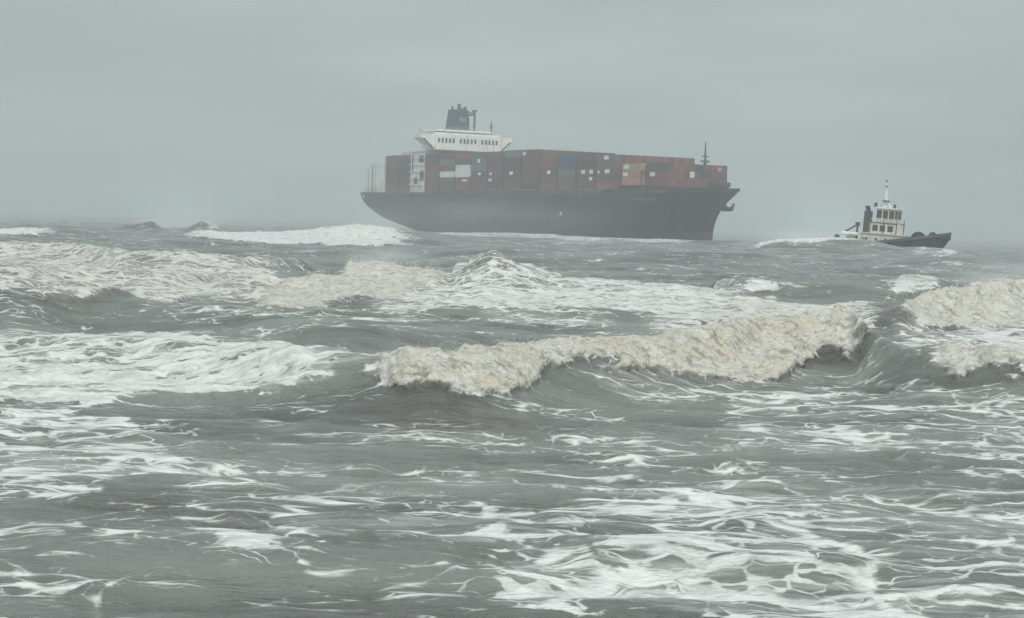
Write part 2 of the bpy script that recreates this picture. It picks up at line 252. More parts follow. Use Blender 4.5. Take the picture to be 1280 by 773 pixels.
def lane(t, pts, k):
    """smooth interpolation of column k of a list of points over bearing t"""
    P = np.asarray(pts, float); T = P[:, 0]; V = P[:, k]
    m = np.gradient(V, T)
    # monotone-ish limiter so lines do not overshoot
    dl = np.diff(V)/np.diff(T)
    for i in range(1, len(V)-1):
        if dl[i-1]*dl[i] <= 0: m[i] = 0
        else: m[i] = np.sign(m[i])*min(abs(m[i]), 2.5*abs(dl[i-1]), 2.5*abs(dl[i]))
    m[0] = dl[0]; m[-1] = dl[-1]
    tc = np.clip(t, T[0], T[-1])
    i = np.clip(np.searchsorted(T, tc)-1, 0, len(T)-2)
    h = T[i+1]-T[i]; s = (tc-T[i])/h
    return ((2*s**3-3*s**2+1)*V[i] + (s**3-2*s**2+s)*h*m[i] + (-2*s**3+3*s**2)*V[i+1] + (s**3-s**2)*h*m[i+1])
_comp = []
_rc = np.random.default_rng(21)
for _i in range(46):
    lam = 0.9*(60/0.9)**(_i/45.0)
    ang = math.radians(-90 + _rc.normal(0, 26))
    _comp.append((lam, math.cos(ang), math.sin(ang), _rc.uniform(0, 6.283)))
def ambient(x, y, r):
    z = np.zeros_like(x)
    far = sstep(60, 260, r)
    for lam, cx, cy, ph in _comp:
        amp = 0.0052*lam**0.62*(1.5 if lam < 5 else 0.9)
        if lam > 14: amp = amp*(0.25 + 2.6*far*(1-0.35*sstep(400, 1500, r)))
        elif lam > 4: amp = amp*(0.8 + 1.2*far)
        # waves shorter than the mesh can carry fade away with distance
        keep = 1-sstep(lam*90, lam*170, r)
        s = np.sin((x*cx+y*cy)*6.2832/lam + ph)
        z += amp*keep*(s + 0.25*s*np.abs(s))
    return z
def sea_height(t, r):
    x = t*r; y = r
    z = ambient(x, y, r)
    wob = np.clip(r/45.0, 0.6, 8)
    wx = fbm(x/(3.2*wob), y/(3.2*wob), 3, 3)
    dy = 0.55*wob*wx
    zs = np.zeros_like(z)
    for c in CRESTS:
        T0, T1 = c[0][0], c[-1][0]
        inside = (t > T0) & (t < T1)
        if not inside.any(): continue
        tt = t[inside]
        rc = lane(tt, c, 1); zc = lane(tt, c, 2); wf = lane(tt, c, 3); wb = lane(tt, c, 4)
        endf = sstep(T0, T0+0.02, tt)*(1-sstep(T1-0.02, T1, tt))
        s = rc - r[inside] + dy[inside]*0.5
        near = np.where(s > 0, s/wf, -s/wb)
        g = np.where(s > 0, 1/(1+near**2*1.1)**1.6, 1/(1+near**2)**1.5)
        trough = -0.10*np.exp(-((s-2.4*wf)/(1.4*wf))**2)
        hv = 1 + 0.30*(1-sstep(90, 160, rc))*fbm(tt*rc/(2.2*wob[inside]), rc*0.07, 2, 61)
        zc = zc*hv
        zs[inside] = np.maximum(zs[inside], zc*endf*g) + zc*endf*trough*0.6
    return z*(1-0.45*np.clip(zs, 0, 1)) + zs
def band_field(t, r, x, y, z):
    """foam, sediment tint and roughness of the water, from the list of foam patches"""
    foam = np.zeros_like(t); tan = np.zeros_like(t); rough = np.zeros_like(t)
    wob = np.clip(r/45.0, 0.5, 8)
    v = y - 1.7*z
    n1 = fbm(x/(2.3*wob), v/(1.0*wob), 5, 11, 0.6)
    n2 = fbm(x/(6.0*wob)+9, v/(3.2*wob), 3, 17)
    for pts, A, K, R, soft in BANDS:
        T0, T1 = pts[0][0], pts[-1][0]
        ins = (t > T0) & (t < T1)
        if not ins.any(): continue
        tt = t[ins]; r0 = lane(tt, pts, 1); r1 = lane(tt, pts, 2)
        w = np.maximum(r1-r0, 0.05)
        w = np.minimum(w, 4.5*wob[ins])          # ragged edges keep a natural size on wide patches
        nz = (n1[ins]*0.42 + n2[ins]*0.25)*soft*2.2
        e = min(0.03, (T1-T0)*0.30)
        tt = tt + (n1[ins]*0.010 + n2[ins]*0.008)*soft*1.6
        m = sstep(-0.22*soft, 0.22*soft, (r[ins]-r0)/w + nz)*sstep(-0.3*soft, 0.22*soft, (r1-r[ins])/w - nz)
        m = m*sstep(T0, T0+e, tt)*(1-sstep(T1-e, T1, tt))
        foam[ins] = np.maximum(foam[ins], A*m*(1 - 0.30*np.clip(n2[ins]*2.2, 0, 1)))
        tan[ins] = np.maximum(tan[ins], K*m)
        rough[ins] = np.maximum(rough[ins], R*m)
    return foam, tan, rough
def sea_surface(t, r):
    """full surface: position (x, y, z) and the three fields"""
    x = t*r; y = r.copy()
    z = sea_height(t, r)
    foam, tan, rough = band_field(t, r, x, y, z)
    k = np.clip(r/48.0, 0.55, 7.0)**0.75
    v = y - 1.7*z
    b1 = billow(x/(0.85*k), v/(0.7*k), 5, 31, 0.62)
    b2 = fbm(x/(0.30*k), v/(0.28*k), 3, 41, 0.6)
    z = z + rough*k*(0.085*b1 + 0.035*b2 + 0.04)
    y = y - rough*k*(0.07*b1 + 0.02*b2)
    x = x + rough*k*0.08*fbm(x/(0.5*k), v/(0.5*k), 3, 51)
    z = z + foam*(1-rough)*0.012*b2*k
    return x, y, z, foam, tan, rough
# ------------------------------------------------------------------ sea sheet
def build_sea():
    dense = np.linspace(-0.30, 0.30, 760)
    side = np.array([0.31, 0.317, 0.326, 0.338, 0.352, 0.37, 0.39, 0.42, 0.46, 0.52, 0.6, 0.75, 1.0, 1.5, 2.5])
    tt = np.concatenate([-side[::-1], dense, side])
    rr = [16.0]
    while rr[-1] < 5000:                      # rows packed closer where the water stands up
        r = rr[-1]
        d = (0.085 if r < 37 else 0.062 if r < 66 else 0.17 if r < 80 else 0.125 if r < 114 else 0.36 if r < 165 else 0.0042*r if r < 480 else 0.012*r if r < 700 else 0.035*r)
        rr.append(r+d)
    rr = np.array(rr)
    nt_, nr = len(tt), len(rr)
    X = np.empty((nr, nt_)); Y = np.empty_like(X); Z = np.empty_like(X); FO = np.empty_like(X); TA = np.empty_like(X); RO = np.empty_like(X)
    step = 128
    for i in range(0, nr, step):
        T_, R_ = np.meshgrid(tt, rr[i:i+step])
        x, y, z, fo, ta, ro = sea_surface(T_.ravel(), R_.ravel())
        for D_, s_ in ((X, x), (Y, y), (Z, z), (FO, fo), (TA, ta), (RO, ro)): D_[i:i+step] = s_.reshape(T_.shape)
    me = bpy.data.meshes.new('sea')
    nv = nr*nt_
    co = np.stack([X.ravel(), Y.ravel(), Z.ravel()], 1).astype(np.float32)
    me.vertices.add(nv); me.vertices.foreach_set('co', co.ravel())
    idx = np.arange(nv).reshape(nr, nt_)
    q = np.stack([idx[:-1, :-1], idx[:-1, 1:], idx[1:, 1:], idx[1:, :-1]], -1).reshape(-1, 4)
    me.loops.add(q.size); me.loops.foreach_set('vertex_index', q.ravel().astype(np.int32))
    me.polygons.add(len(q)); me.polygons.foreach_set('loop_start', np.arange(0, q.size, 4, dtype=np.int32))
    me.polygons.foreach_set('use_smooth', np.ones(len(q), dtype=bool))
    me.update(calc_edges=True)
    for nm, F_ in (('foam', FO), ('sediment', TA), ('churn', RO)):
        a = me.attributes.new(nm, 'FLOAT', 'POINT'); a.data.foreach_set('value', F_.ravel().astype(np.float32))
    me.materials.append(sea_material())
    o = bpy.data.objects.new('sea', me); col.objects.link(o); tag(o, 'grey green stormy sea with breaking rollers and streaks of foam', kind='structure')
    return co.reshape(nr, nt_, 3), FO, TA, RO

def sea_material():
    S = bpy.data.materials.new('stormy_sea'); S.use_nodes = True; t = S.node_tree; n = t.nodes; l = t.links
    b = n['Principled BSDF']
    def math_(op, a, c=None, clamp=False):
        k = n.new('ShaderNodeMath'); k.operation = op; k.use_clamp = clamp
        for i, v in enumerate((a, c)):
            if v is None: continue
            if isinstance(v, (int, float)): k.inputs[i].default_value = v
            else: l.new(v, k.inputs[i])
        return k.outputs[0]
    def rng(v, a, c, d=0.0, e=1.0, smooth=True):
        k = n.new('ShaderNodeMapRange'); k.interpolation_type = 'SMOOTHSTEP' if smooth else 'LINEAR'
        for i, q in enumerate((v, a, c, d, e)):
            if isinstance(q, (int, float)): k.inputs[i].default_value = q
            else: l.new(q, k.inputs[i])
        return k.outputs[0]
    def attr(nm):
        k = n.new('ShaderNodeAttribute'); k.attribute_name = nm; return k.outputs['Fac']
    def noise(vec, sc, det=4, rough=0.55, dist=0.0):
        k = n.new('ShaderNodeTexNoise'); k.inputs['Scale'].default_value = sc; k.inputs['Detail'].default_value = det
        k.inputs['Roughness'].default_value = rough; k.inputs['Distortion'].default_value = dist; l.new(vec, k.inputs['Vector']); return k
    def mapping(vec, sc):
        k = n.new('ShaderNodeMapping'); k.inputs['Scale'].default_value = sc; l.new(vec, k.inputs[0]); return k.outputs[0]
    def mix(f, a, c):
        k = n.new('ShaderNodeMix'); k.data_type = 'RGBA'
        for i, q in ((0, f), (6, a), (7, c)):
            if isinstance(q, tuple): k.inputs[i].default_value = (*q, 1)
            elif isinstance(q, (int, float)): k.inputs[i].default_value = q
            else: l.new(q, k.inputs[i])
        return k.outputs[2]
    pos = n.new('ShaderNodeNewGeometry').outputs['Position']
    A, K, C = attr('foam'), attr('sediment'), attr('churn')
    # foam lace: cells drawn out by the drift, their walls are foam
    def warp(p_, sc, amp, det):
        w_ = noise(p_, sc, det)
        a_ = n.new('ShaderNodeVectorMath'); a_.operation = 'SUBTRACT'; l.new(w_.outputs['Color'], a_.inputs[0]); a_.inputs[1].default_value = (0.5, 0.5, 0.5)
        b_ = n.new('ShaderNodeVectorMath'); b_.operation = 'SCALE'; b_.inputs['Scale'].default_value = amp; l.new(a_.outputs[0], b_.inputs[0])
        c_ = n.new('ShaderNodeVectorMath'); c_.operation = 'ADD'; l.new(p_, c_.inputs[0]); l.new(b_.outputs[0], c_.inputs[1])
        return c_.outputs[0]
    flat = mapping(warp(warp(pos, 0.40, 1.9, 2), 1.7, 0.34, 2), (0.50, 1.2, 1.45))
    def vor(sc):
        k = n.new('ShaderNodeTexVoronoi'); k.feature = 'DISTANCE_TO_EDGE'; k.inputs['Scale'].default_value = sc; l.new(flat, k.inputs['Vector'])
        return k.outputs['Distance']
    big = rng(noise(flat, 0.5, 2, 0.5).outputs[0], 0.28, 0.72, -0.5, 0.5, False)
    fine = noise(flat, 2.8, 4, 0.62).outputs[0]
    fin0 = rng(fine, 0.28, 0.72, -0.5, 0.5, False)
    def walls(d, k, c, kb, kf):
        w_ = math_('ADD', math_('SUBTRACT', math_('MULTIPLY', math_('MULTIPLY', A, A), k), c), math_('ADD', math_('MULTIPLY', big, kb), math_('MULTIPLY', fin0, kf)))
        return rng(d, math_('SUBTRACT', w_, 0.045), math_('ADD', w_, 0.05), 1.0, 0.0)
    foam = math_('MAXIMUM', walls(vor(0.92), 0.40, 0.040, 0.17, 0.12), math_('MULTIPLY', walls(vor(2.7), 0.36, 0.060, 0.20, 0.12), 0.85))
    # thin milky streaks drawn out along the crests round the foam
    strk = noise(mapping(warp(pos, 0.8, 0.5, 1), (0.42, 2.3, 1.0)), 1.5, 4, 0.6).outputs[0]
    veil = math_('MULTIPLY', rng(strk, 0.40, 0.72), math_('MULTIPLY', rng(A, 0.12, 0.75), 0.62))
    # where the sea is tumbling the froth is thick and soft, torn by darker gaps
    froth_n = noise(pos, 2.1, 5, 0.68).outputs[0]
    froth = math_('MULTIPLY', rng(C, 0.45, 0.85), rng(froth_n, 0.30, 0.50))
    cover = math_('MAXIMUM', math_('MULTIPLY', math_('MAXIMUM', foam, veil), rng(C, 0.5, 0.95, 1.0, 0.35)), froth, True)
    # churned-up tan water in the breakers
    mud = noise(pos, 1.3, 3, 0.6).outputs[0]
    tanf = math_('MULTIPLY', K, rng(mud, 0.22, 0.70, 0.25, 0.95), True)
    foamcol = mix(tanf, mix(rng(fine, 0.3, 0.62), (0.54, 0.56, 0.54), (0.84, 0.845, 0.82)), (0.63, 0.58, 0.465))
    spot = noise(pos, 7.5, 3, 0.65).outputs[0]
    foamcol = mix(math_('MULTIPLY', math_('MULTIPLY', K, rng(spot, 0.52, 0.70)), 0.8), foamcol, (0.33, 0.30, 0.235))
    patch = noise(mapping(pos, (0.09, 0.22, 0.1)), 1.0, 4).outputs[0]
    watercol = mix(rng(patch, 0.35, 0.65), (0.105, 0.108, 0.095), (0.212, 0.232, 0.208))
    watercol = mix(math_('MULTIPLY', K, 0.6), watercol, (0.26, 0.235, 0.18))
    l.new(mix(cover, watercol, foamcol), b.inputs['Base Color'])
    l.new(rng(cover, 0.0, 1.0, 0.09, 0.85, False), b.inputs['Roughness'])
    b.inputs['IOR'].default_value = 1.33
    l.new(rng(cover, 0.0, 1.0, 0.5, 0.15, False), b.inputs['Specular IOR Level'])
    # ripples
    rip = noise(mapping(pos, (0.7, 1.6, 1.0)), 1.5, 5, 0.62).outputs[0]
    rip2 = noise(mapping(pos, (0.8, 1.7, 1.0)), 5.5, 2, 0.6).outputs[0]
    hgt = math_('ADD', math_('MULTIPLY', rip, 0.20), math_('MULTIPLY', rip2, 0.055))
    churn = noise(pos, 2.6, 5, 0.65).outputs[0]
    hgt = math_('ADD', hgt, math_('MULTIPLY', math_('MULTIPLY', math_('ADD', C, math_('MULTIPLY', A, 0.12)), churn), 0.13))
    bp = n.new('ShaderNodeBump'); bp.inputs['Strength'].default_value = 1.0; bp.inputs['Distance'].default_value = 1.0; l.new(hgt, bp.inputs['Height'])
    l.new(bp.outputs[0], b.inputs['Normal'])
    return S

SEA, FOAM, TANF, CHURN = build_sea()
# wet sand under the viewer, out of frame
bm_ = MB(); bm_.add([(-60, -40, 1.6), (60, -40, 1.6), (60, 14, -0.6), (-60, 14, -0.6)], [(0, 1, 2, 3)])
tag(bm_.build('beach', mat('wet_sand', (0.22, 0.19, 0.15), 0.6, var=0.15)), kind='structure')

# ------------------------------------------------------------------ the container ship
SHIP_AT = (-58.2, 917.0, 0.0); SHIP_RZ = R(-58.515); L = 265.5; HB = 19.0; DECK = 17.3
ship = empty('container_ship', SHIP_AT, SHIP_RZ)
tag(ship, 'long dark hulled container ship stuck in the surf beyond the breakers', 'ship')
def stem_x(z):      # profile of the bow
    pts = [(-3, L-15.5), (0, L-15.0), (3, L-14.8), (6, L-14.0), (9, L-12.3), (12, L-9.6), (15, L-5.6), (17.3, L-2.2), (19.4, L)]
    return float(np.interp(z, [a for a, _ in pts], [q for _, q in pts]))
def stern_x(z):
    pts = [(-3, 34), (0, 27), (3, 18), (6, 11), (9, 6), (12, 2.8), (15, 0.6), (17.3, 0), (19.4, 0)]
    return float(np.interp(z, [a for a, _ in pts], [q for _, q in pts]))
def half_breadth(x, z):
    xs, xe = stern_x(z), stem_x(z)
    ent = np.interp(z, [-3, 0, 17.3, 19.4], [88, 84, 46, 44]); run = np.interp(z, [-3, 0, 8, 17.3], [70, 60, 26, 12])
    u = min(1, max(0, (xe-x)/ent)); f = (1-(1-u)**np.interp(z, [0, 17.3], [1.9, 2.3]))
    v = min(1, max(0, (x-xs)/run)); tr = np.interp(z, [0, 5, 12, 17.3], [0.0, 0.55, 0.86, 0.93])
    g = tr + (1-tr)*(1-(1-v)**2.2)
    return HB*min(f, 1)*min(g, 1)
def deck_z(x): return DECK + 1.1*float(sstep(L-52, L-30, np.array([x]))[0])
def hull_mesh(zlo, zhi_fn, name, material, parent, off=0.0, nz=14, cap=True):
    us = np.concatenate([np.linspace(0, 0.16, 14), np.linspace(0.2, 0.66, 16), np.linspace(0.68, 1.0, 34)])
    mb = MB(); rings = []
    for u in us:
        row = []
        for side in (-1, 1):
            for k in range(nz+1):
                q = k/nz
                ztop = zhi_fn(u*L)
                z = zlo + (ztop-zlo)*q
                x = stern_x(z) + (stem_x(z)-stern_x(z))*u
                ztop = zhi_fn(x); z = zlo + (ztop-zlo)*q; x = stern_x(z) + (stem_x(z)-stern_x(z))*u
                row.append((x, side*(half_breadth(x, z)+off), z))
        rings.append(row)
    n1 = nz+1; v = [p for r in rings for p in r]; f = []
    W = 2*n1
    for i in range(len(rings)-1):
        for s_ in (0, 1):
            for k in range(nz):
                a = i*W + s_*n1 + k; bq = a+W
                f.append((a, a+1, bq+1, bq))
        if cap: f.append((i*W+nz, (i+1)*W+nz, (i+1)*W+n1+nz, i*W+n1+nz))
    for k in range(nz): f.append((k, n1+k, n1+k+1, k+1))
    return mb.add(v, f).build(name, material, parent, smooth=False)
hull = hull_mesh(-3.0, deck_z, 'hull', M['hull'], ship)
for p_ in hull.data.polygons: p_.use_smooth = abs(p_.normal.z) < 0.7
hull.data.materials.append(M['boot'])
for p_ in hull.data.polygons:
    if p_.center.z < 2.6: p_.material_index = 1
# bulb that pokes out at the waterline
mb = MB(); ring = []
for i in range(9):
    u = i/8; xx = L-24+15.5*u; rr_ = 3.0*math.sqrt(max(0, 1-(max(0, u-0.35)/0.65)**2))*1.0 + 0.02
    ring.append([(xx, rr_*0.8*math.cos(6.2832*j/12), -2.3+rr_*math.sin(6.2832*j/12)) for j in range(12)])
mb.add([p for r_ in ring for p in r_], [(i*12+j, i*12+(j+1) % 12, (i+1)*12+(j+1) % 12, (i+1)*12+j) for i in range(8) for j in range(12)])
mb.build('bulbous_bow', M['boot'], ship, smooth=True)
# bulwark round the bow, a thin wall standing on the hull's edge
def edge_pts(x0, x1, n, z_fn, inset=0.0):
    return [(x, -max(0.0, half_breadth(x, z_fn(x))-inset), z_fn(x)) for x in np.linspace(x0, x1, n)]
mb = MB()
for s_ in (-1, 1):
    xs_ = np.linspace(L-60, L-0.05, 26); h_ = 0.8
    for a_, c_ in zip(xs_[:-1], xs_[1:]):
        pa = (a_, s_*half_breadth(min(a_, stem_x(deck_z(a_))), deck_z(a_)), deck_z(a_)); pc = (c_, s_*half_breadth(min(c_, stem_x(deck_z(c_))), deck_z(c_)), deck_z(c_))
        t_ = -s_*0.25
        mb.hexa([(pa[0], pa[1], pa[2]-0.1), (pc[0], pc[1], pc[2]-0.1), (pc[0], pc[1]+t_, pc[2]-0.1), (pa[0], pa[1]+t_, pa[2]-0.1),
                 (pa[0]+0.1, pa[1]*1.012, pa[2]+h_), (pc[0]+0.1, pc[1]*1.012, pc[2]+h_), (pc[0]+0.1, pc[1]*1.012+t_, pc[2]+h_), (pa[0]+0.1, pa[1]*1.012+t_, pa[2]+h_)])
mb.build('bulwark', M['hull'], ship)
# breakwater in front of the first stack
mb = MB(); mb.hexa([(L-22, -11, 19), (L-17, 0, 19), (L-17, 0, 19.01), (L-22.6, -11, 19.01), (L-22, -11, 22.6), (L-17, 0, 22.9), (L-17.4, 0, 22.9), (L-22.5, -11, 22.6)])
mb.hexa([(L-22, 11, 19), (L-17, 0, 19), (L-17.5, 0, 19.01), (L-22.6, 11, 19.01), (L-22, 11, 22.6), (L-17, 0, 22.9), (L-17.5, 0, 22.9), (L-22.5, 11, 22.6)])
mb.build('breakwater', M['coam'], ship)
mb = MB().box(L-15.2, L-11.2, -2.6, 2.6, 19.2, 21.4); mb.tube((L-10, -3, 20.6), (L-10, 3, 20.6), 1.0, n=12)
mb.build('windlass', M['steel'], ship)
# anchor hanging at the port bow, well forward on the flare
az_ = 13.2; ax_ = L-19.5; ay_ = half_breadth(ax_, az_)
anc = MB().tube((ax_, ay_-0.6, az_+1.2), (ax_+0.5, ay_+1.6, az_-1.2), 0.8)
anc.tube((ax_-1.9, ay_+1.7, az_-1.3), (ax_+2.9, ay_+1.9, az_-1.3), 0.8)
anc.tube((ax_-1.9, ay_+1.7, az_-1.3), (ax_-2.1, ay_+2.8, az_+0.9), 0.8, 0.3); anc.tube((ax_+2.9, ay_+1.9, az_-1.3), (ax_+3.1, ay_+2.9, az_+0.9), 0.8, 0.3)
anc.build('anchor', M['steel'], ship)
MB().tube((ax_-0.5, ay_-1.4, az_+2.4), (ax_+0.05, ay_-0.1, az_+1.0), 0.9, 1.1, 10).build('hawse_pipe', M['steel'], ship)
# hatch coaming along the stacks, with stanchions on the deck edge
mb = MB().box(64.5, 241, -17.4, 17.4, 17.2, 18.5); mb.box(24, 48.4, -16.6, 16.6, 17.2, 18.5); mb.box(214, 241.5, -13.5, 13.5, 18.4, 20.0)
mb.build('hatch_coaming', M['coam'], ship)
for s_ in (-1, 1):
    mb = MB()
    for x in np.arange(3, L-58, 3.4):
        y_ = s_*(half_breadth(x, DECK)-0.25); mb.tube((x, y_, DECK), (x, y_, DECK+1.1), 0.05, n=5)
    for zz_ in (0.55, 1.1):
        xs_ = np.arange(3, L-58, 3.4)
        for a_, c_ in zip(xs_[:-1], xs_[1:]):
            mb.tube((a_, s_*(half_breadth(a_, DECK)-0.25), DECK+zz_), (c_, s_*(half_breadth(c_, DECK)-0.25), DECK+zz_), 0.04, n=4)
    mb.build('railing', M['pale'], ship)
# faded smear where the name is painted on the bow, and a few pale marks on the side
def side_plate(x0, x1, z0, z1, name, m_, n=6, off=0.03):
    mb = MB(); top = []; bot = []
    for x in np.linspace(x0, x1, n):
        bot.append((x, -(half_breadth(x, z0)+off), z0)); top.append((x, -(half_breadth(x, z1)+off), z1))
    mb.add(bot+top, [(i, i+1, n+i+1, n+i) for i in range(n-1)]); return mb.build(name, m_, ship)
smear = mat('faded_lettering', (0.10, 0.105, 0.11), 0.6, var=0.5, scale=1.2)
side_plate(222, 235, 14.2, 15.3, 'faded_name', smear)
side_plate(176.4, 178.0, 8.2, 9.6, 'draught_mark', M['pale'], 2)
side_plate(99.0, 100.2, 8.6, 9.6, 'draught_mark', M['grey'], 2)

# deckhouse
house = MB().box(49.6, 62.8, -17.6, 17.6, DECK, 36.2).build('deckhouse', M['white'], ship)
mb = MB()
for x0, x1, z0, z1 in ((57.5, 61.6, 30.5, 33.6), (58.6, 62.0, 22.6, 27.0), (53.2, 56.2, 21.0, 24.0), (51.0, 52.0, 26.5, 34.0)):
    k = MB().box(x0, x1, -17.75, -17.5, z0, z1).build('opening', M['steel'], house)
for z in (20.4, 23.4, 26.4, 29.4, 32.4, 35.4):
    MB().box(49.3, 63.6, -18.7, -17.6, z, z+0.18).build('side_gallery', M['white'], house)
for i in range(5):
    for k in range(3):
        y0 = -13.4+k*11.2
        MB().box(62.75, 62.95, y0, y0+1.0, 21.2+3*i, 22.4+3*i).build('window', M['glass'], house)
# white ladder tower down to the deck edge
MB().box(62.9, 64.3, -18.6, -16.6, 14.2, 22.0).build('gangway_stowage', M['white'], ship)
# bridge, full width with wings on raked brackets
bridge = MB().box(57.4, 70.6, -16.6, 16.6, 36.2, 43.0).build('bridge', M['white'], ship)
MB().box(58.6, 69.8, -16.6, 16.6, 43.0, 43.9).build('bridge_roof', M['white'], bridge)
for s_ in (-1, 1):
    MB().prism([(s_*16.55, 36.4), (s_*16.55, 43.0), (s_*23.4, 43.0), (s_*23.4, 41.2), (s_*18.0, 38.0)], 'x', 62.0, 69.6).build('bridge_wing', M['white'], bridge)
    MB().prism([(s_*17.0, 36.5), (s_*17.7, 36.5), (s_*22.7, 41.0), (s_*21.8, 41.0)], 'x', 69.61, 69.9).build('wing_bracket', M['steel'], bridge)
for i in range(17):
    y0 = -15.6 + i*1.85
    if i in (5, 11): continue
    MB().box(70.5, 70.72, y0, y0+0.95, 39.4, 41.4).build('window', M['glass'], bridge)
for i in range(4):
    MB().box(58.2+i*2.6, 59.4+i*2.6, -16.7, -16.5, 43.3, 43.8).build('window', M['glass'], bridge)
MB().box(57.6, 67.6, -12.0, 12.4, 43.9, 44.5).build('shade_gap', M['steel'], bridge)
MB().box(57.0, 68.2, -14.0, 13.0, 44.5, 45.4).build('monkey_island', M['white'], bridge)
MB().box(55.6, 59.0, -17.2, -13.9, 44.6, 45.6).build('flying_bridge_end', M['pale'], bridge)
mb = MB()
for y_ in np.arange(-14, 13.1, 3.0): mb.tube((68.0, y_, 45.4), (68.0, y_, 46.5), 0.05, n=5)
for z_ in (45.95, 46.5): mb.tube((68.0, -14, z_), (68.0, 13, z_), 0.05, n=5)
mb.build('rail', M['pale'], bridge)
# funnel
fun = MB(); fun.hexa([(53.6, -4.4, 36), (62.0, -4.4, 36), (62.0, 6.4, 36), (53.6, 6.4, 36), (56.8, -3.2, 55.0), (61.4, -3.2, 55.0), (61.4, 5.2, 55.0), (56.8, 5.2, 55.0)])
fun = fun.build('funnel', M['funnel'], ship, bevel=0.5)
MB().hexa([(61.5, 0.2, 49.4), (61.72, 0.2, 49.4), (61.72, 3.6, 49.4), (61.5, 3.6, 49.4), (61.4, 0.2, 51.6), (61.65, 0.2, 51.6), (61.65, 3.6, 51.6), (61.4, 3.6, 51.6)]).build('funnel_mark', M['grey'], fun)
for x_, y_, h_, r_ in ((58.0, -1.6, 56.4, 0.5), (59.2, 1.2, 57.6, 0.8), (60.2, 3.4, 56.2, 0.5), (57.8, 3.6, 56.0, 0.45)):
    MB().tube((x_, y_, 54.6), (x_, y_, h_), r_, n=10).build('exhaust_pipe', M['steel'], fun)
MB().box(36.5, 49.4, -15.5, 15.5, DECK, 35.6).build('engine_casing', M['pale'], ship)
# radar mast and its cross-arm on top of the bridge
rm = MB().tube((64.6, 6.2, 45.3), (64.6, 6.2, 54.4), 0.55, 0.45); rm.tube((64.6, 6.4, 52.6), (64.6, -1.2, 52.6), 0.45); rm.tube((64.6, 1.6, 52.2), (64.6, 1.6, 56.6), 0.28, 0.2)
rm.box(64.2, 65.0, 2.2, 5.4, 53.3, 53.8); rm.box(63.9, 65.3, 5.2, 7.2, 54.2, 54.9)
rm.build('radar_mast', M['steel'], ship)
am = MB().tube((66.0, 14.2, 43.8), (66.0, 14.2, 49.4), 0.4, 0.35); am.tube((66.0, 14.2, 49.4), (66.0, 14.2, 51.2), 0.1, 0.06); am.tube((66.0, 13.2, 47.6), (66.0, 15.4, 47.6), 0.14)
am.build('aerial_mast', M['steel'], ship)
# foremast
fm = MB().tube((244.6, 0, 19.4), (244.6, 0, 29.5), 0.75, 0.6); fm.tube((244.6, 0, 29.5), (244.6, 0, 36.3), 0.45, 0.22); fm.box(243.8, 245.4, -1.6, 1.6, 28.9, 29.5)
fm.tube((244.6, -1.4, 31.0), (244.6, 1.4, 31.0), 0.2); fm.tube((244.6, 0.6, 28), (240.8, 0, 20), 0.2)
fm.build('foremast', M['steel'], ship)
# pale lashing towers and gear on the open stern
for j, x_ in enumerate((4.0, 11.5, 21.5)):
    mb = MB(); hgt_ = (12.0, 13.8, 16.5)[j]
    for y_ in (-15.6, -10, -5, 0, 5, 10, 15.6): mb.box(x_, x_+0.5, y_-0.3, y_+0.3, DECK, DECK+hgt_)
    for z_ in np.arange(2.7, hgt_+0.1, 2.7): mb.box(x_-0.3, x_+1.1, -16.0, 16.0, DECK+z_-0.2, DECK+z_)
    mb.build('lashing_tower', M['pale'], ship)
MB().box(12.4, 21.0, -15.8, 15.8, DECK, DECK+13.2).build('reefer_rack', M['white'], ship)
MB().box(0.8, 9.4, -15.2, 15.2, DECK+0.0, DECK+2.6).build('mooring_deck_screen', M['white'], ship)
MB().tube((8.6, -15.7, DECK), (8.6, -15.7, DECK+13.2), 0.35).build('stern_post', M['grey'], ship)
MB().tube((16.0, -8, DECK+13.2), (16.0, -8, DECK+18.4), 0.22, 0.14).build('stern_light_mast', M['grey'], ship)
side_plate(3.4, 6.2, 14.6, 16.2, 'fairlead_plate', M['pale'], 3)

# ---- the boxes it carries: each container its own object
def container_mesh(h, name):
    bm = bmesh.new(); bmesh.ops.create_cube(bm, size=1.0)
    bmesh.ops.scale(bm, vec=(12.19, 2.42, h), verts=bm.verts); bmesh.ops.translate(bm, vec=(6.095, 0, h/2), verts=bm.verts)
    fs = [f for f in bm.faces if abs(f.normal.z) < 0.5]
    r = bmesh.ops.inset_individual(bm, faces=fs, thickness=0.16, depth=-0.05)
    me = bpy.data.meshes.new(name); bm.to_mesh(me); bm.free(); return me
CM = {}
def cmesh(h, c):
    if (h, c) not in CM:
        me = container_mesh(h, 'container'); me.materials.append(BOX[c]); CM[(h, c)] = me
    return CM[(h, c)]
ORD = ['bottom', 'second', 'third', 'fourth', 'fifth', 'sixth']
NTH = ['first', 'second', 'third', 'fourth', 'fifth', 'sixth', 'seventh', 'eighth', 'ninth', 'tenth', 'eleventh', 'twelfth', 'thirteenth', 'fourteenth', 'fifteenth']
rnd = random.Random(5)
boxes = {}
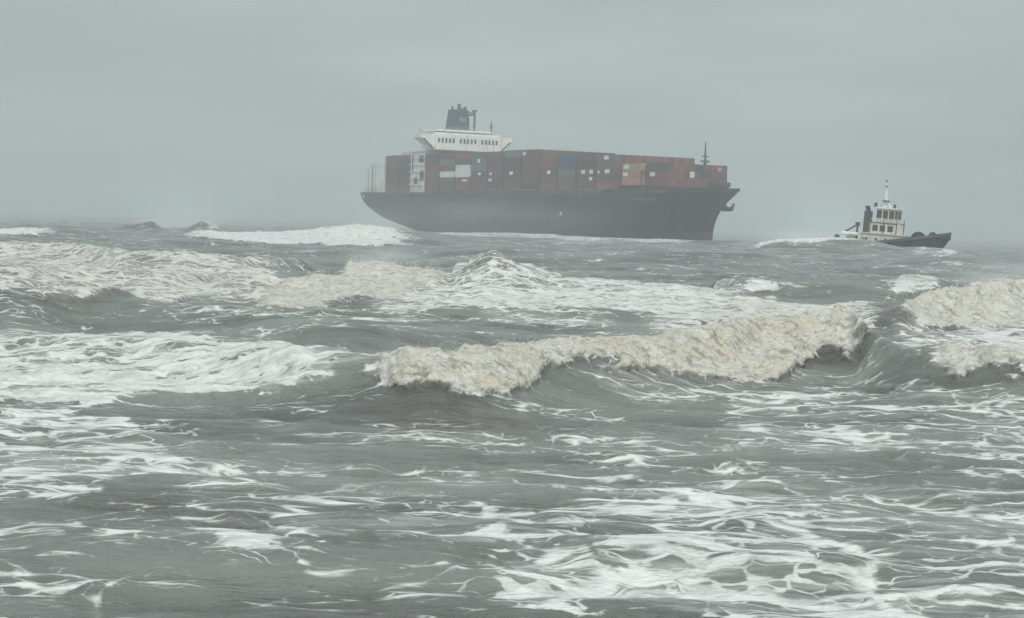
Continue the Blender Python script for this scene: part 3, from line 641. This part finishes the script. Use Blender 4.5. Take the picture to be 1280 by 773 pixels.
def put_box(bay, row, tier, x, y, z, h, c):
    if (bay, row, tier) in boxes: return boxes[(bay, row, tier)]
    o = bpy.data.objects.new('shipping_container', cmesh(h, c)); col.objects.link(o)
    o.matrix_world = Matrix.Translation(SHIP_AT) @ Matrix.Rotation(SHIP_RZ, 4, 'Z') @ Matrix.Translation((x + rnd.uniform(-0.04, 0.04), y + rnd.uniform(-0.05, 0.05), z))
    where = ('%s stack behind the white deckhouse' % NTH[-1-bay]) if bay < 0 else ('%s stack ahead of the white deckhouse' % NTH[bay])
    lab = '%s container, %s tier, %s' % (c, ORD[tier], where)
    if row > 0: lab += ', row %s in' % NTH[row-1]
    tag(o, lab, 'container', 'containers stacked on the ship')
    boxes[(bay, row, tier)] = o
    return o
WT = [('rust red', 3), ('dull brown', 8), ('dark maroon', 6), ('slate grey', 1), ('grey green', 1)]
def pick(bay, row, tier):
    if row == 0:
        fixed = {(1, 2): 'white', (2, 2): 'white', (2, 3): 'white', (8, 4): 'navy blue', (8, 3): 'navy blue', (8, 2): 'slate grey', (9, 4): 'dark maroon', (9, 3): 'dark maroon',
                 (11, 2): 'tan', (11, 1): 'salmon pink', (11, 0): 'salmon pink', (12, 2): 'dull brown', (12, 1): 'rust red', (12, 0): 'rust red',
                 (3, 5): 'grey green', (3, 4): 'slate grey', (4, 5): 'dull brown', (6, 5): 'dark maroon', (7, 4): 'rust red', (7, 3): 'rust red', (10, 4): 'grey green', (10, 3): 'dull brown'}
        if (bay, tier) in fixed: return fixed[(bay, tier)]
    w = WT
    if bay >= 10: w = [('rust red', 4), ('dull brown', 5), ('dark maroon', 5), ('salmon pink', 1)]
    if bay < 0: w = [('dull brown', 7), ('slate grey', 1), ('dark maroon', 2)]
    return rnd.choices([a for a, _ in w], [q for _, q in w])[0]
BAYS = {-2: (23.4, 6, 13, 18.52), -1: (36.4, 6, 13, 18.52)}
for k in range(13):
    tiers = 6 if k <= 6 else (5 if k <= 10 else 3)
    rows = 15 if k <= 10 else (13 if k == 11 else 11)
    BAYS[k] = (65.0 + 13.6*k, tiers, rows, 18.52 if k <= 10 else 20.02)
for bay, (x, tiers, rows, z0) in BAYS.items():
    nxt = BAYS.get(bay+1)
    z = z0
    for tier in range(tiers):
        h = 2.59
        if bay in (5, 6) and tier >= 5: h = 2.89
        if bay in (8, 9) and tier >= 3: h = 2.89
        if bay in (11, 12) and tier >= 1: h = 2.75
        if bay == 0 and tier == 5: h = 2.55
        for row in range(rows):
            y = -(rows-1)/2*2.5 + row*2.5
            show = row == 0
            if tier == tiers-1 and row <= 2: show = True                       # thickness of the top layer
            if bay == 12: show = True                                          # the front of the foremost stack
            if bay == 10 and tier >= 2: show = True
            if bay == 6 and tier == 5: show = True
            if bay == 9 and tier == 4: show = True
            if bay == 11 and tier == 2: show = True
            if show: put_box(bay, row, tier, x, y, z, h, pick(bay, row, tier))
        z += h + 0.02
    # lashing bridge between the stacks
    if 0 <= bay < 12:
        mb = MB(); xx = x+12.45; w_ = (rows-1)/2*2.5+1.2
        zt = z0 + 2.61*2
        for y_ in np.linspace(-w_, w_, 7): mb.box(xx, xx+0.5, y_-0.2, y_+0.2, DECK+0.6, zt)
        mb.box(xx-0.1, xx+0.75, -w_-0.3, w_+0.3, zt, zt+0.2)
        mb.box(xx+0.2, xx+0.3, -w_+1.6, w_-1.6, DECK+0.7, z0+2.61*(tiers if bay < 10 else 3)-0.6)
        mb.build('lashing_bridge', M['coam'], ship)
# printed marks on some of the boxes (a square on the side at one end)
def side_mark(bay, tier, u, w, h, m_=None, row=0):
    o = boxes[(bay, row, tier)]
    MB().box(u, u+w, -1.245, -1.19, 0.7, 0.7+h).build('printed_mark', m_ or BOX['white'], o)
for bay, tier, u, w, h in ((3, 4, 5.0, 2.2, 1.6), (3, 2, 5.5, 2.4, 1.2), (4, 2, 1.5, 1.8, 1.1), (4, 1, 1.0, 2.4, 1.2), (5, 2, 4.0, 2.6, 1.4), (6, 5, 0.6, 2.2, 1.4), (7, 2, 5.6, 2.6, 1.5),
                           (9, 2, 3.0, 2.6, 1.4), (9, 2, 8.6, 2.6, 1.4), (9, 1, 8.6, 2.2, 1.3), (10, 4, 5.0, 3.0, 1.5), (10, 2, 5.6, 3.2, 1.5), (10, 2, 0.8, 1.2, 1.2), (11, 2, 1.0, 3.2, 1.5), (11, 1, 0.8, 3.0, 1.5),
                           (12, 1, 1.0, 3.2, 1.5), (2, 1, 6.0, 4.0, 0.9)):
    side_mark(bay, tier, u, w, h)
def end_mark(bay, row, tier, m_, w=1.7, h=1.6):
    o = boxes[(bay, row, tier)]
    MB().box(12.16, 12.22, -w/2, w/2, 0.5, 0.5+h).build('printed_mark', m_, o)
end_mark(12, 4, 1, BOX['white'], 2.1, 2.2); end_mark(12, 9, 2, BOX['salmon pink'], 1.8, 1.5); end_mark(10, 7, 3, BOX['salmon pink']); end_mark(10, 7, 2, BOX['salmon pink'])

# ------------------------------------------------------------------ the tug
TUG_RZ = R(-16); TUG_PITCH = R(3.6)
tug = empty('tugboat', (72.4, 455.0, -0.2)); tug.rotation_euler = (0, TUG_PITCH, TUG_RZ)
tug.rotation_mode = 'XYZ'
tag(tug, 'dark hulled tugboat with cream wheelhouse pitching bow down over a swell', 'tugboat')
TL, TB = 30.0, 5.4
def t_half(x, z):
    xe = float(np.interp(z, [-2, 0, 5.8], [TL-4.6, TL-3.4, TL])); xs = float(np.interp(z, [-2, 0, 1], [4, 1.0, 0]))
    u = min(1, max(0, (xe-x)/float(np.interp(z, [-2, 4], [13, 8.5])))); v = min(1, max(0, (x-xs)/5.0))
    return TB*(1-(1-u)**2.3)*(0.72+0.28*(1-(1-v)**2)) * float(np.interp(z, [-2, 0, 1.5], [0.6, 0.93, 1.0])), xs, xe
def t_deck(x): return 2.1 + 4.1*max(0, (x-10)/20)**1.15
mb = MB(); nzt = 7; rings = []
for u in np.linspace(0, 1, 30):
    row = []
    for s_ in (-1, 1):
        for k in range(nzt+1):
            z = -2.2 + (t_deck(u*TL)+0.9+2.2)*k/nzt
            _, xs, xe = t_half(5, z); x = xs+(xe-xs)*u
            row.append((x, s_*t_half(x, z)[0], z))
    rings.append(row)
W_ = 2*(nzt+1)
v_ = [p for r_ in rings for p in r_]; f_ = []
for i in range(29):
    for s_ in (0, 1):
        for k in range(nzt):
            a_ = i*W_+s_*(nzt+1)+k; f_.append((a_, a_+1, a_+W_+1, a_+W_))
for k in range(nzt): f_.append((k, nzt+1+k, nzt+2+k, k+1))
mb.add(v_, f_)
th_ = mb.build('hull', M['tug'], tug, smooth=True)
sm = th_.modifiers.new('thickness', 'SOLIDIFY'); sm.thickness = 0.12
mb = MB(); xs_ = np.linspace(0.5, TL-1.2, 24); v_ = []; f_ = []
for x in xs_:
    b_ = t_half(x, t_deck(x))[0]-0.1; v_ += [(x, -b_, t_deck(x)), (x, b_, t_deck(x))]
mb.add(v_, [(2*i, 2*i+2, 2*i+3, 2*i+1) for i in range(23)]).build('deck', M['grey'], tug)
# rubbing strake along the side, rounded bow fender
for s_ in (-1, 1):
    mb = MB()
    xs_ = np.linspace(0.6, TL-0.5, 22)
    for a_, c_ in zip(xs_[:-1], xs_[1:]):
        za, zc_ = t_deck(a_)+0.1, t_deck(c_)+0.1
        mb.tube((a_, s_*(t_half(a_, za)[0]+0.05), za), (c_, s_*(t_half(c_, zc_)[0]+0.05), zc_), 0.22, n=6)
    mb.build('rubbing_strake', M['black'], tug)
mb = MB()
pts_ = [(TL-3.3+2.9*math.cos(a_), 3.2*math.sin(a_), 5.55) for a_ in np.linspace(-1.35, 1.35, 12)]
for a_, c_ in zip(pts_[:-1], pts_[1:]): mb.tube(a_, c_, 0.42, n=8)
mb.build('bow_fender', M['black'], tug, smooth=True)
for x_ in (4.0, 8.0, 12.0, 16.5, 21.0):
    z_ = t_deck(x_)-0.3
    MB().torus((x_, -(t_half(x_, z_)[0]+0.25), z_), (0, 1, 0), 0.62, 0.24, 14, 7).build('tyre_fender', M['black'], tug, smooth=True)
# deckhouse
dh = MB().prism([(9.6, -3.6), (19.6, -3.6), (20.6, -1.6), (20.6, 1.6), (19.6, 3.6), (9.6, 3.6)], 'z', 2.0, 5.2).build('deckhouse', M['yellow'], tug, bevel=0.12)
MB().prism([(9.0, -4.0), (19.9, -4.0), (21.0, -1.8), (21.0, 1.8), (19.9, 4.0), (9.0, 4.0)], 'z', 5.2, 5.4).build('boat_deck', M['yellow'], dh)
for x_ in (11.0, 13.2, 15.4, 17.6):
    MB().tube((x_, -3.5, 4.0), (x_, -3.66, 4.0), 0.3, n=12).build('porthole', M['glass'], dh)
MB().box(9.9, 10.7, -3.67, -3.5, 2.3, 4.2).build('door', M['grey'], dh)
# upper house and wheelhouse
uh = MB().prism([(10.8, -3.0), (17.9, -3.0), (19.2, -1.3), (19.2, 1.3), (17.9, 3.0), (10.8, 3.0)], 'z', 5.4, 7.9).build('upper_house', M['yellow'], tug, bevel=0.08)
for x_ in (12.1, 13.8, 15.6):
    MB().box(x_, x_+1.2, -3.08, -2.9, 5.9, 7.3).build('window', M['glass'], uh)
WP = [(12.6, -2.35), (16.9, -2.35), (18.2, -1.15), (18.2, 1.15), (16.9, 2.35), (12.6, 2.35)]
wh = MB().prism(WP, 'z', 7.9, 11.2).build('wheelhouse', M['yellow'], tug, bevel=0.06)
MB().prism([(12.2, -2.75), (17.1, -2.75), (18.7, -1.3), (18.7, 1.3), (17.1, 2.75), (12.2, 2.75)], 'z', 11.2, 11.5).build('roof', M['white'], wh)
MB().prism([(11.4, -3.2), (17.6, -3.2), (19.2, -1.5), (19.2, 1.5), (17.6, 3.2), (11.4, 3.2)], 'z', 7.75, 7.92).build('walkway', M['steel'], wh)
def pane(parent, p, q, z0, z1, m_=M['glass'], name='window'):
    p = Vector((*p, 0)); q = Vector((*q, 0)); d = (q-p).normalized(); nn = Vector((d.y, -d.x, 0))*0.05
    v = [p-nn*0.4+Vector((0, 0, z0)), q-nn*0.4+Vector((0, 0, z0)), q+nn+Vector((0, 0, z0)), p+nn+Vector((0, 0, z0))]
    MB().hexa(v + [a_+Vector((0, 0, z1-z0)) for a_ in v]).build(name, m_, parent)
for i in range(5):
    p = Vector(WP[i]); q = Vector(WP[i+1]); n_ = 3 if i in (0, 4) else 2
    for k in range(n_):
        a_ = p.lerp(q, (k+0.10)/n_); c_ = p.lerp(q, (k+0.90)/n_); pane(wh, a_, c_, 8.8, 10.8)
for p_ in ((11.5, -3.15), (14.6, -3.15), (17.6, -3.15), (19.15, -1.5)):
    MB().tube((p_[0], p_[1], 5.4), (p_[0], p_[1], 8.9), 0.09, n=6).build('stanchion', M['steel'], wh)
mb = MB()
for z_ in (8.4, 8.9):
    for a_, c_ in (((11.5, -3.15), (17.6, -3.15)), ((17.6, -3.15), (19.15, -1.5)), ((19.15, -1.5), (19.15, 1.5))):
        mb.tube((*a_, z_), (*c_, z_), 0.05, n=5)
mb.build('railing', M['white'], wh)
# funnels abaft the wheelhouse
for y_ in (-2.5, 2.5):
    fn_ = MB().box(9.9, 11.3, y_-0.6, y_+0.6, 5.3, 10.4).build('funnel', M['steel'], tug, bevel=0.15)
    MB().tube((10.6, y_, 10.3), (10.2, y_, 11.6), 0.3, n=8).build('exhaust_pipe', M['black'], fn_)
# mast with yards, radar and lamps
ms = MB().tube((14.2, 0, 11.3), (14.2, 0, 14.9), 0.55, 0.38); ms.tube((15.6, -1.2, 11.4), (14.3, 0, 14.0), 0.16); ms.tube((15.6, 1.2, 11.4), (14.3, 0, 14.0), 0.16); ms.tube((14.2, 0, 14.9), (14.1, 0, 17.4), 0.28, 0.16)
ms.tube((13.9, -1.5, 13.8), (13.9, 1.5, 13.8), 0.10); ms.tube((13.9, -1.0, 15.0), (13.9, 1.0, 15.0), 0.09); ms.tube((12.2, 0, 11.4), (14.1, 0, 13.6), 0.12)
ms = ms.build('mast', M['white'], tug)
MB().box(13.6, 15.2, -1.3, 1.3, 12.9, 13.2).build('radar_scanner', M['steel'], ms)
MB().box(13.9, 14.4, -0.6, 0.6, 16.3, 16.7).build('lamp_bracket', M['grey'], ms)
MB().tube((14.1, 0, 17.4), (14.1, 0, 18.1), 0.28, 0.2, 8).build('masthead_lamp', M['grey'], ms)
MB().tube((16.6, -1.6, 11.4), (16.6, -1.6, 12.4), 0.3, n=8).build('searchlight', M['steel'], wh)
MB().tube((12.6, 1.8, 11.4), (12.6, 1.8, 13.4), 0.06, n=5).build('whip_aerial', M['white'], wh)
MB().tube((12.3, -1.9, 11.4), (12.3, -1.9, 12.5), 0.38, n=8).build('fire_monitor', M['steel'], wh)
# gear on the fore deck and on the stern
MB().tube((22.6, -1.7, 5.0), (22.6, 1.7, 5.0), 1.6, n=16).build('anchor_winch', M['black'], tug)
MB().tube((25.8, -1.1, 5.9), (25.8, 1.1, 5.9), 0.9, n=14).build('towing_bitt', M['black'], tug)
MB().tube((21.4, -1.4, 3.0), (21.4, -1.4, 5.7), 0.3, n=8).build('capstan', M['grey'], tug)
mb = MB().tube((7.2, -1.8, 3.3), (7.2, 1.8, 3.3), 1.0, n=14); mb.box(6.2, 8.4, -2.2, -1.8, 1.9, 4.6); mb.box(6.2, 8.4, 1.8, 2.2, 1.9, 4.6)
mb.build('towing_winch', M['white'], tug)
mb = MB().tube((8.6, -2.6, 1.9), (8.6, -2.6, 7.2), 0.25); mb.tube((8.6, -2.6, 7.0), (5.0, -2.6, 4.6), 0.2); mb.box(8.1, 9.1, -3.0, -2.2, 6.6, 7.6)
mb.build('deck_crane', M['steel'], tug)
mb = MB().tube((3.8, -2.4, 1.6), (3.8, -2.4, 4.2), 0.3); mb.tube((3.8, 2.4, 1.6), (3.8, 2.4, 4.2), 0.3); mb.tube((3.8, -2.4, 4.1), (3.8, 2.4, 4.1), 0.25)
mb.build('tow_bar', M['steel'], tug)
rb = MB(); rb.prism([(5.0, -4.2), (8.6, -4.2), (9.2, -3.5), (8.6, -2.8), (5.0, -2.8)], 'z', 4.4, 5.2); rb.build('rescue_boat', M['white'], tug, bevel=0.25)
mb = MB()
for x_ in np.arange(0.8, 9.5, 1.4): mb.tube((x_, -t_half(x_, 2)[0]+0.1, 1.9), (x_, -t_half(x_, 2)[0]+0.1, 3.4), 0.05, n=5)
mb.tube((0.8, -t_half(0.8, 2)[0]+0.1, 3.4), (9.2, -t_half(9.2, 2)[0]+0.1, 3.4), 0.05, n=5)
mb.build('stern_rail', M['grey'], tug)

# ------------------------------------------------------------------ flying spray over the breaking crests
def spray(name, label, n_, sel, seed, lo, hi, lift):
    g = np.random.default_rng(seed)
    P = SEA.reshape(-1, 3)[sel.ravel()]
    # the higher the crest the more it throws up
    w = np.clip(P[:, 2]-0.25, 0.02, None)**2; P = P[g.choice(len(P), n_, p=w/w.sum())]
    k = np.clip(P[:, 1]/48.0, 0.7, 4.0)
    P = P + np.stack([g.normal(0, 0.10, n_)*k, g.normal(0.05, 0.12, n_)*k, g.exponential(lift, n_)*k**0.8], 1)
    rad = g.uniform(lo, hi, n_)**1.0*k*0.7*(g.random(n_)**1.5+0.35)
    dirs = np.array([(1,0,0),(-1,0,0),(0,1,0),(0,-1,0),(0,0,1),(0,0,-1)], float)
    V = P[:, None, :] + rad[:, None, None]*dirs[None]*g.uniform(0.6, 1.5, (n_, 6, 1))
    tri = np.array([(0,2,4),(2,1,4),(1,3,4),(3,0,4),(2,0,5),(1,2,5),(3,1,5),(0,3,5)])
    Fq = (np.arange(n_)[:, None, None]*6 + tri[None]).reshape(-1, 3)
    me = bpy.data.meshes.new(name); me.from_pydata(V.reshape(-1, 3).tolist(), [], Fq.tolist()); me.update()
    me.materials.append(SPRAY)
    o = bpy.data.objects.new(name, me); col.objects.link(o); tag(o, label, kind='stuff')
SPRAY = mat('spray_drops', (0.80, 0.79, 0.74), 0.6, var=0.08)
_R = SEA[:, :, 1]
spray('spray', 'flecks of foam thrown up along the near breaker', 1700, (CHURN > 0.7) & (_R < 72) & (SEA[:, :, 2] > 0.5), 1, 0.008, 0.020, 0.06)
spray('spray', 'flecks of foam thrown up over the farther breakers', 1500, (CHURN > 0.7) & (_R > 75) & (_R < 170) & (SEA[:, :, 2] > 0.5), 2, 0.009, 0.022, 0.10)

# ------------------------------------------------------------------ sea air: one even volume round everything
hz = MB().box(-4200, 4200, -120, 5400, -4.0, 62.0).build('haze', None)
tag(hz, 'thin pale haze of sea spray over the whole bay', kind='stuff')
HM = bpy.data.materials.new('sea_haze'); HM.use_nodes = True; n = HM.node_tree.nodes; l = HM.node_tree.links
for x in list(n):
    if x.type == 'BSDF_PRINCIPLED': n.remove(x)
pv = n.new('ShaderNodeVolumePrincipled'); pv.inputs['Color'].default_value = (0.915, 0.965, 0.972, 1); pv.inputs['Density'].default_value = 0.00058; pv.inputs['Anisotropy'].default_value = 0.35
l.new(pv.outputs[0], [x for x in n if x.type == 'OUTPUT_MATERIAL'][0].inputs['Volume'])
hz.data.materials.append(HM)

# ---- thicker puffs of blown spray over the heaviest crests
def mist(label, c, r_, dens, seed):
    bm = bmesh.new(); bmesh.ops.create_icosphere(bm, subdivisions=3, radius=1.0)
    for v in bm.verts: v.co = Vector((c[0]+v.co.x*r_[0], c[1]+v.co.y*r_[1], c[2]+v.co.z*r_[2]))
    me = bpy.data.meshes.new('spray_mist'); bm.to_mesh(me); bm.free()
    o = bpy.data.objects.new('spray_mist', me); col.objects.link(o); tag(o, label, kind='stuff')
    m_ = bpy.data.materials.new('spray_mist'); m_.use_nodes = True; n = m_.node_tree.nodes; l = m_.node_tree.links
    for x in list(n):
        if x.type == 'BSDF_PRINCIPLED': n.remove(x)
    tc = n.new('ShaderNodeTexCoord'); mp = n.new('ShaderNodeMapping'); mp.vector_type = 'TEXTURE'
    mp.inputs['Location'].default_value = c; mp.inputs['Scale'].default_value = r_; l.new(tc.outputs['Object'], mp.inputs[0])
    ln = n.new('ShaderNodeVectorMath'); ln.operation = 'LENGTH'; l.new(mp.outputs[0], ln.inputs[0])
    fo = n.new('ShaderNodeMapRange'); fo.interpolation_type = 'SMOOTHSTEP'; fo.inputs[1].default_value = 1.0; fo.inputs[2].default_value = 0.1; l.new(ln.outputs['Value'], fo.inputs[0])
    nz = n.new('ShaderNodeTexNoise'); nz.inputs['Scale'].default_value = 2.2; nz.inputs['Detail'].default_value = 3; l.new(mp.outputs[0], nz.inputs['Vector'])
    cl = n.new('ShaderNodeMapRange'); cl.inputs[1].default_value = 0.35; cl.inputs[2].default_value = 0.7; l.new(nz.outputs[0], cl.inputs[0])
    mu = n.new('ShaderNodeMath'); mu.operation = 'MULTIPLY'; l.new(fo.outputs[0], mu.inputs[0]); l.new(cl.outputs[0], mu.inputs[1])
    m2 = n.new('ShaderNodeMath'); m2.operation = 'MULTIPLY'; m2.inputs[1].default_value = dens; l.new(mu.outputs[0], m2.inputs[0])
    pv = n.new('ShaderNodeVolumePrincipled'); pv.inputs['Color'].default_value = (0.985, 0.995, 0.995, 1); pv.inputs['Anisotropy'].default_value = 0.5
    l.new(m2.outputs[0], pv.inputs['Density']); l.new([x for x in n if x.type == 'OUTPUT_MATERIAL'][0].inputs['Volume'], pv.outputs[0])
    me.materials.append(m_)
mist('puff of spray blown off the far crests left of the ship', (-60.5, 358, 3.6), (11, 6, 3.6), 0.38, 1)
mist('spray drifting off the swell beside the tug', (58.0, 412, 3.0), (14, 7, 3.0), 0.2, 2)
mist('spray hanging above the big tan breaker on the right', (25.2, 97, 2.2), (4.5, 3.0, 1.3), 0.5, 3)
mist('spray lifting from the tan breaker below the ship stern', (-7.4, 108, 1.9), (3.4, 2.5, 1.1), 0.45, 4)
mist('veil of spray in front of the ship stern', (-22, 640, 6), (70, 30, 12), 0.014, 5)
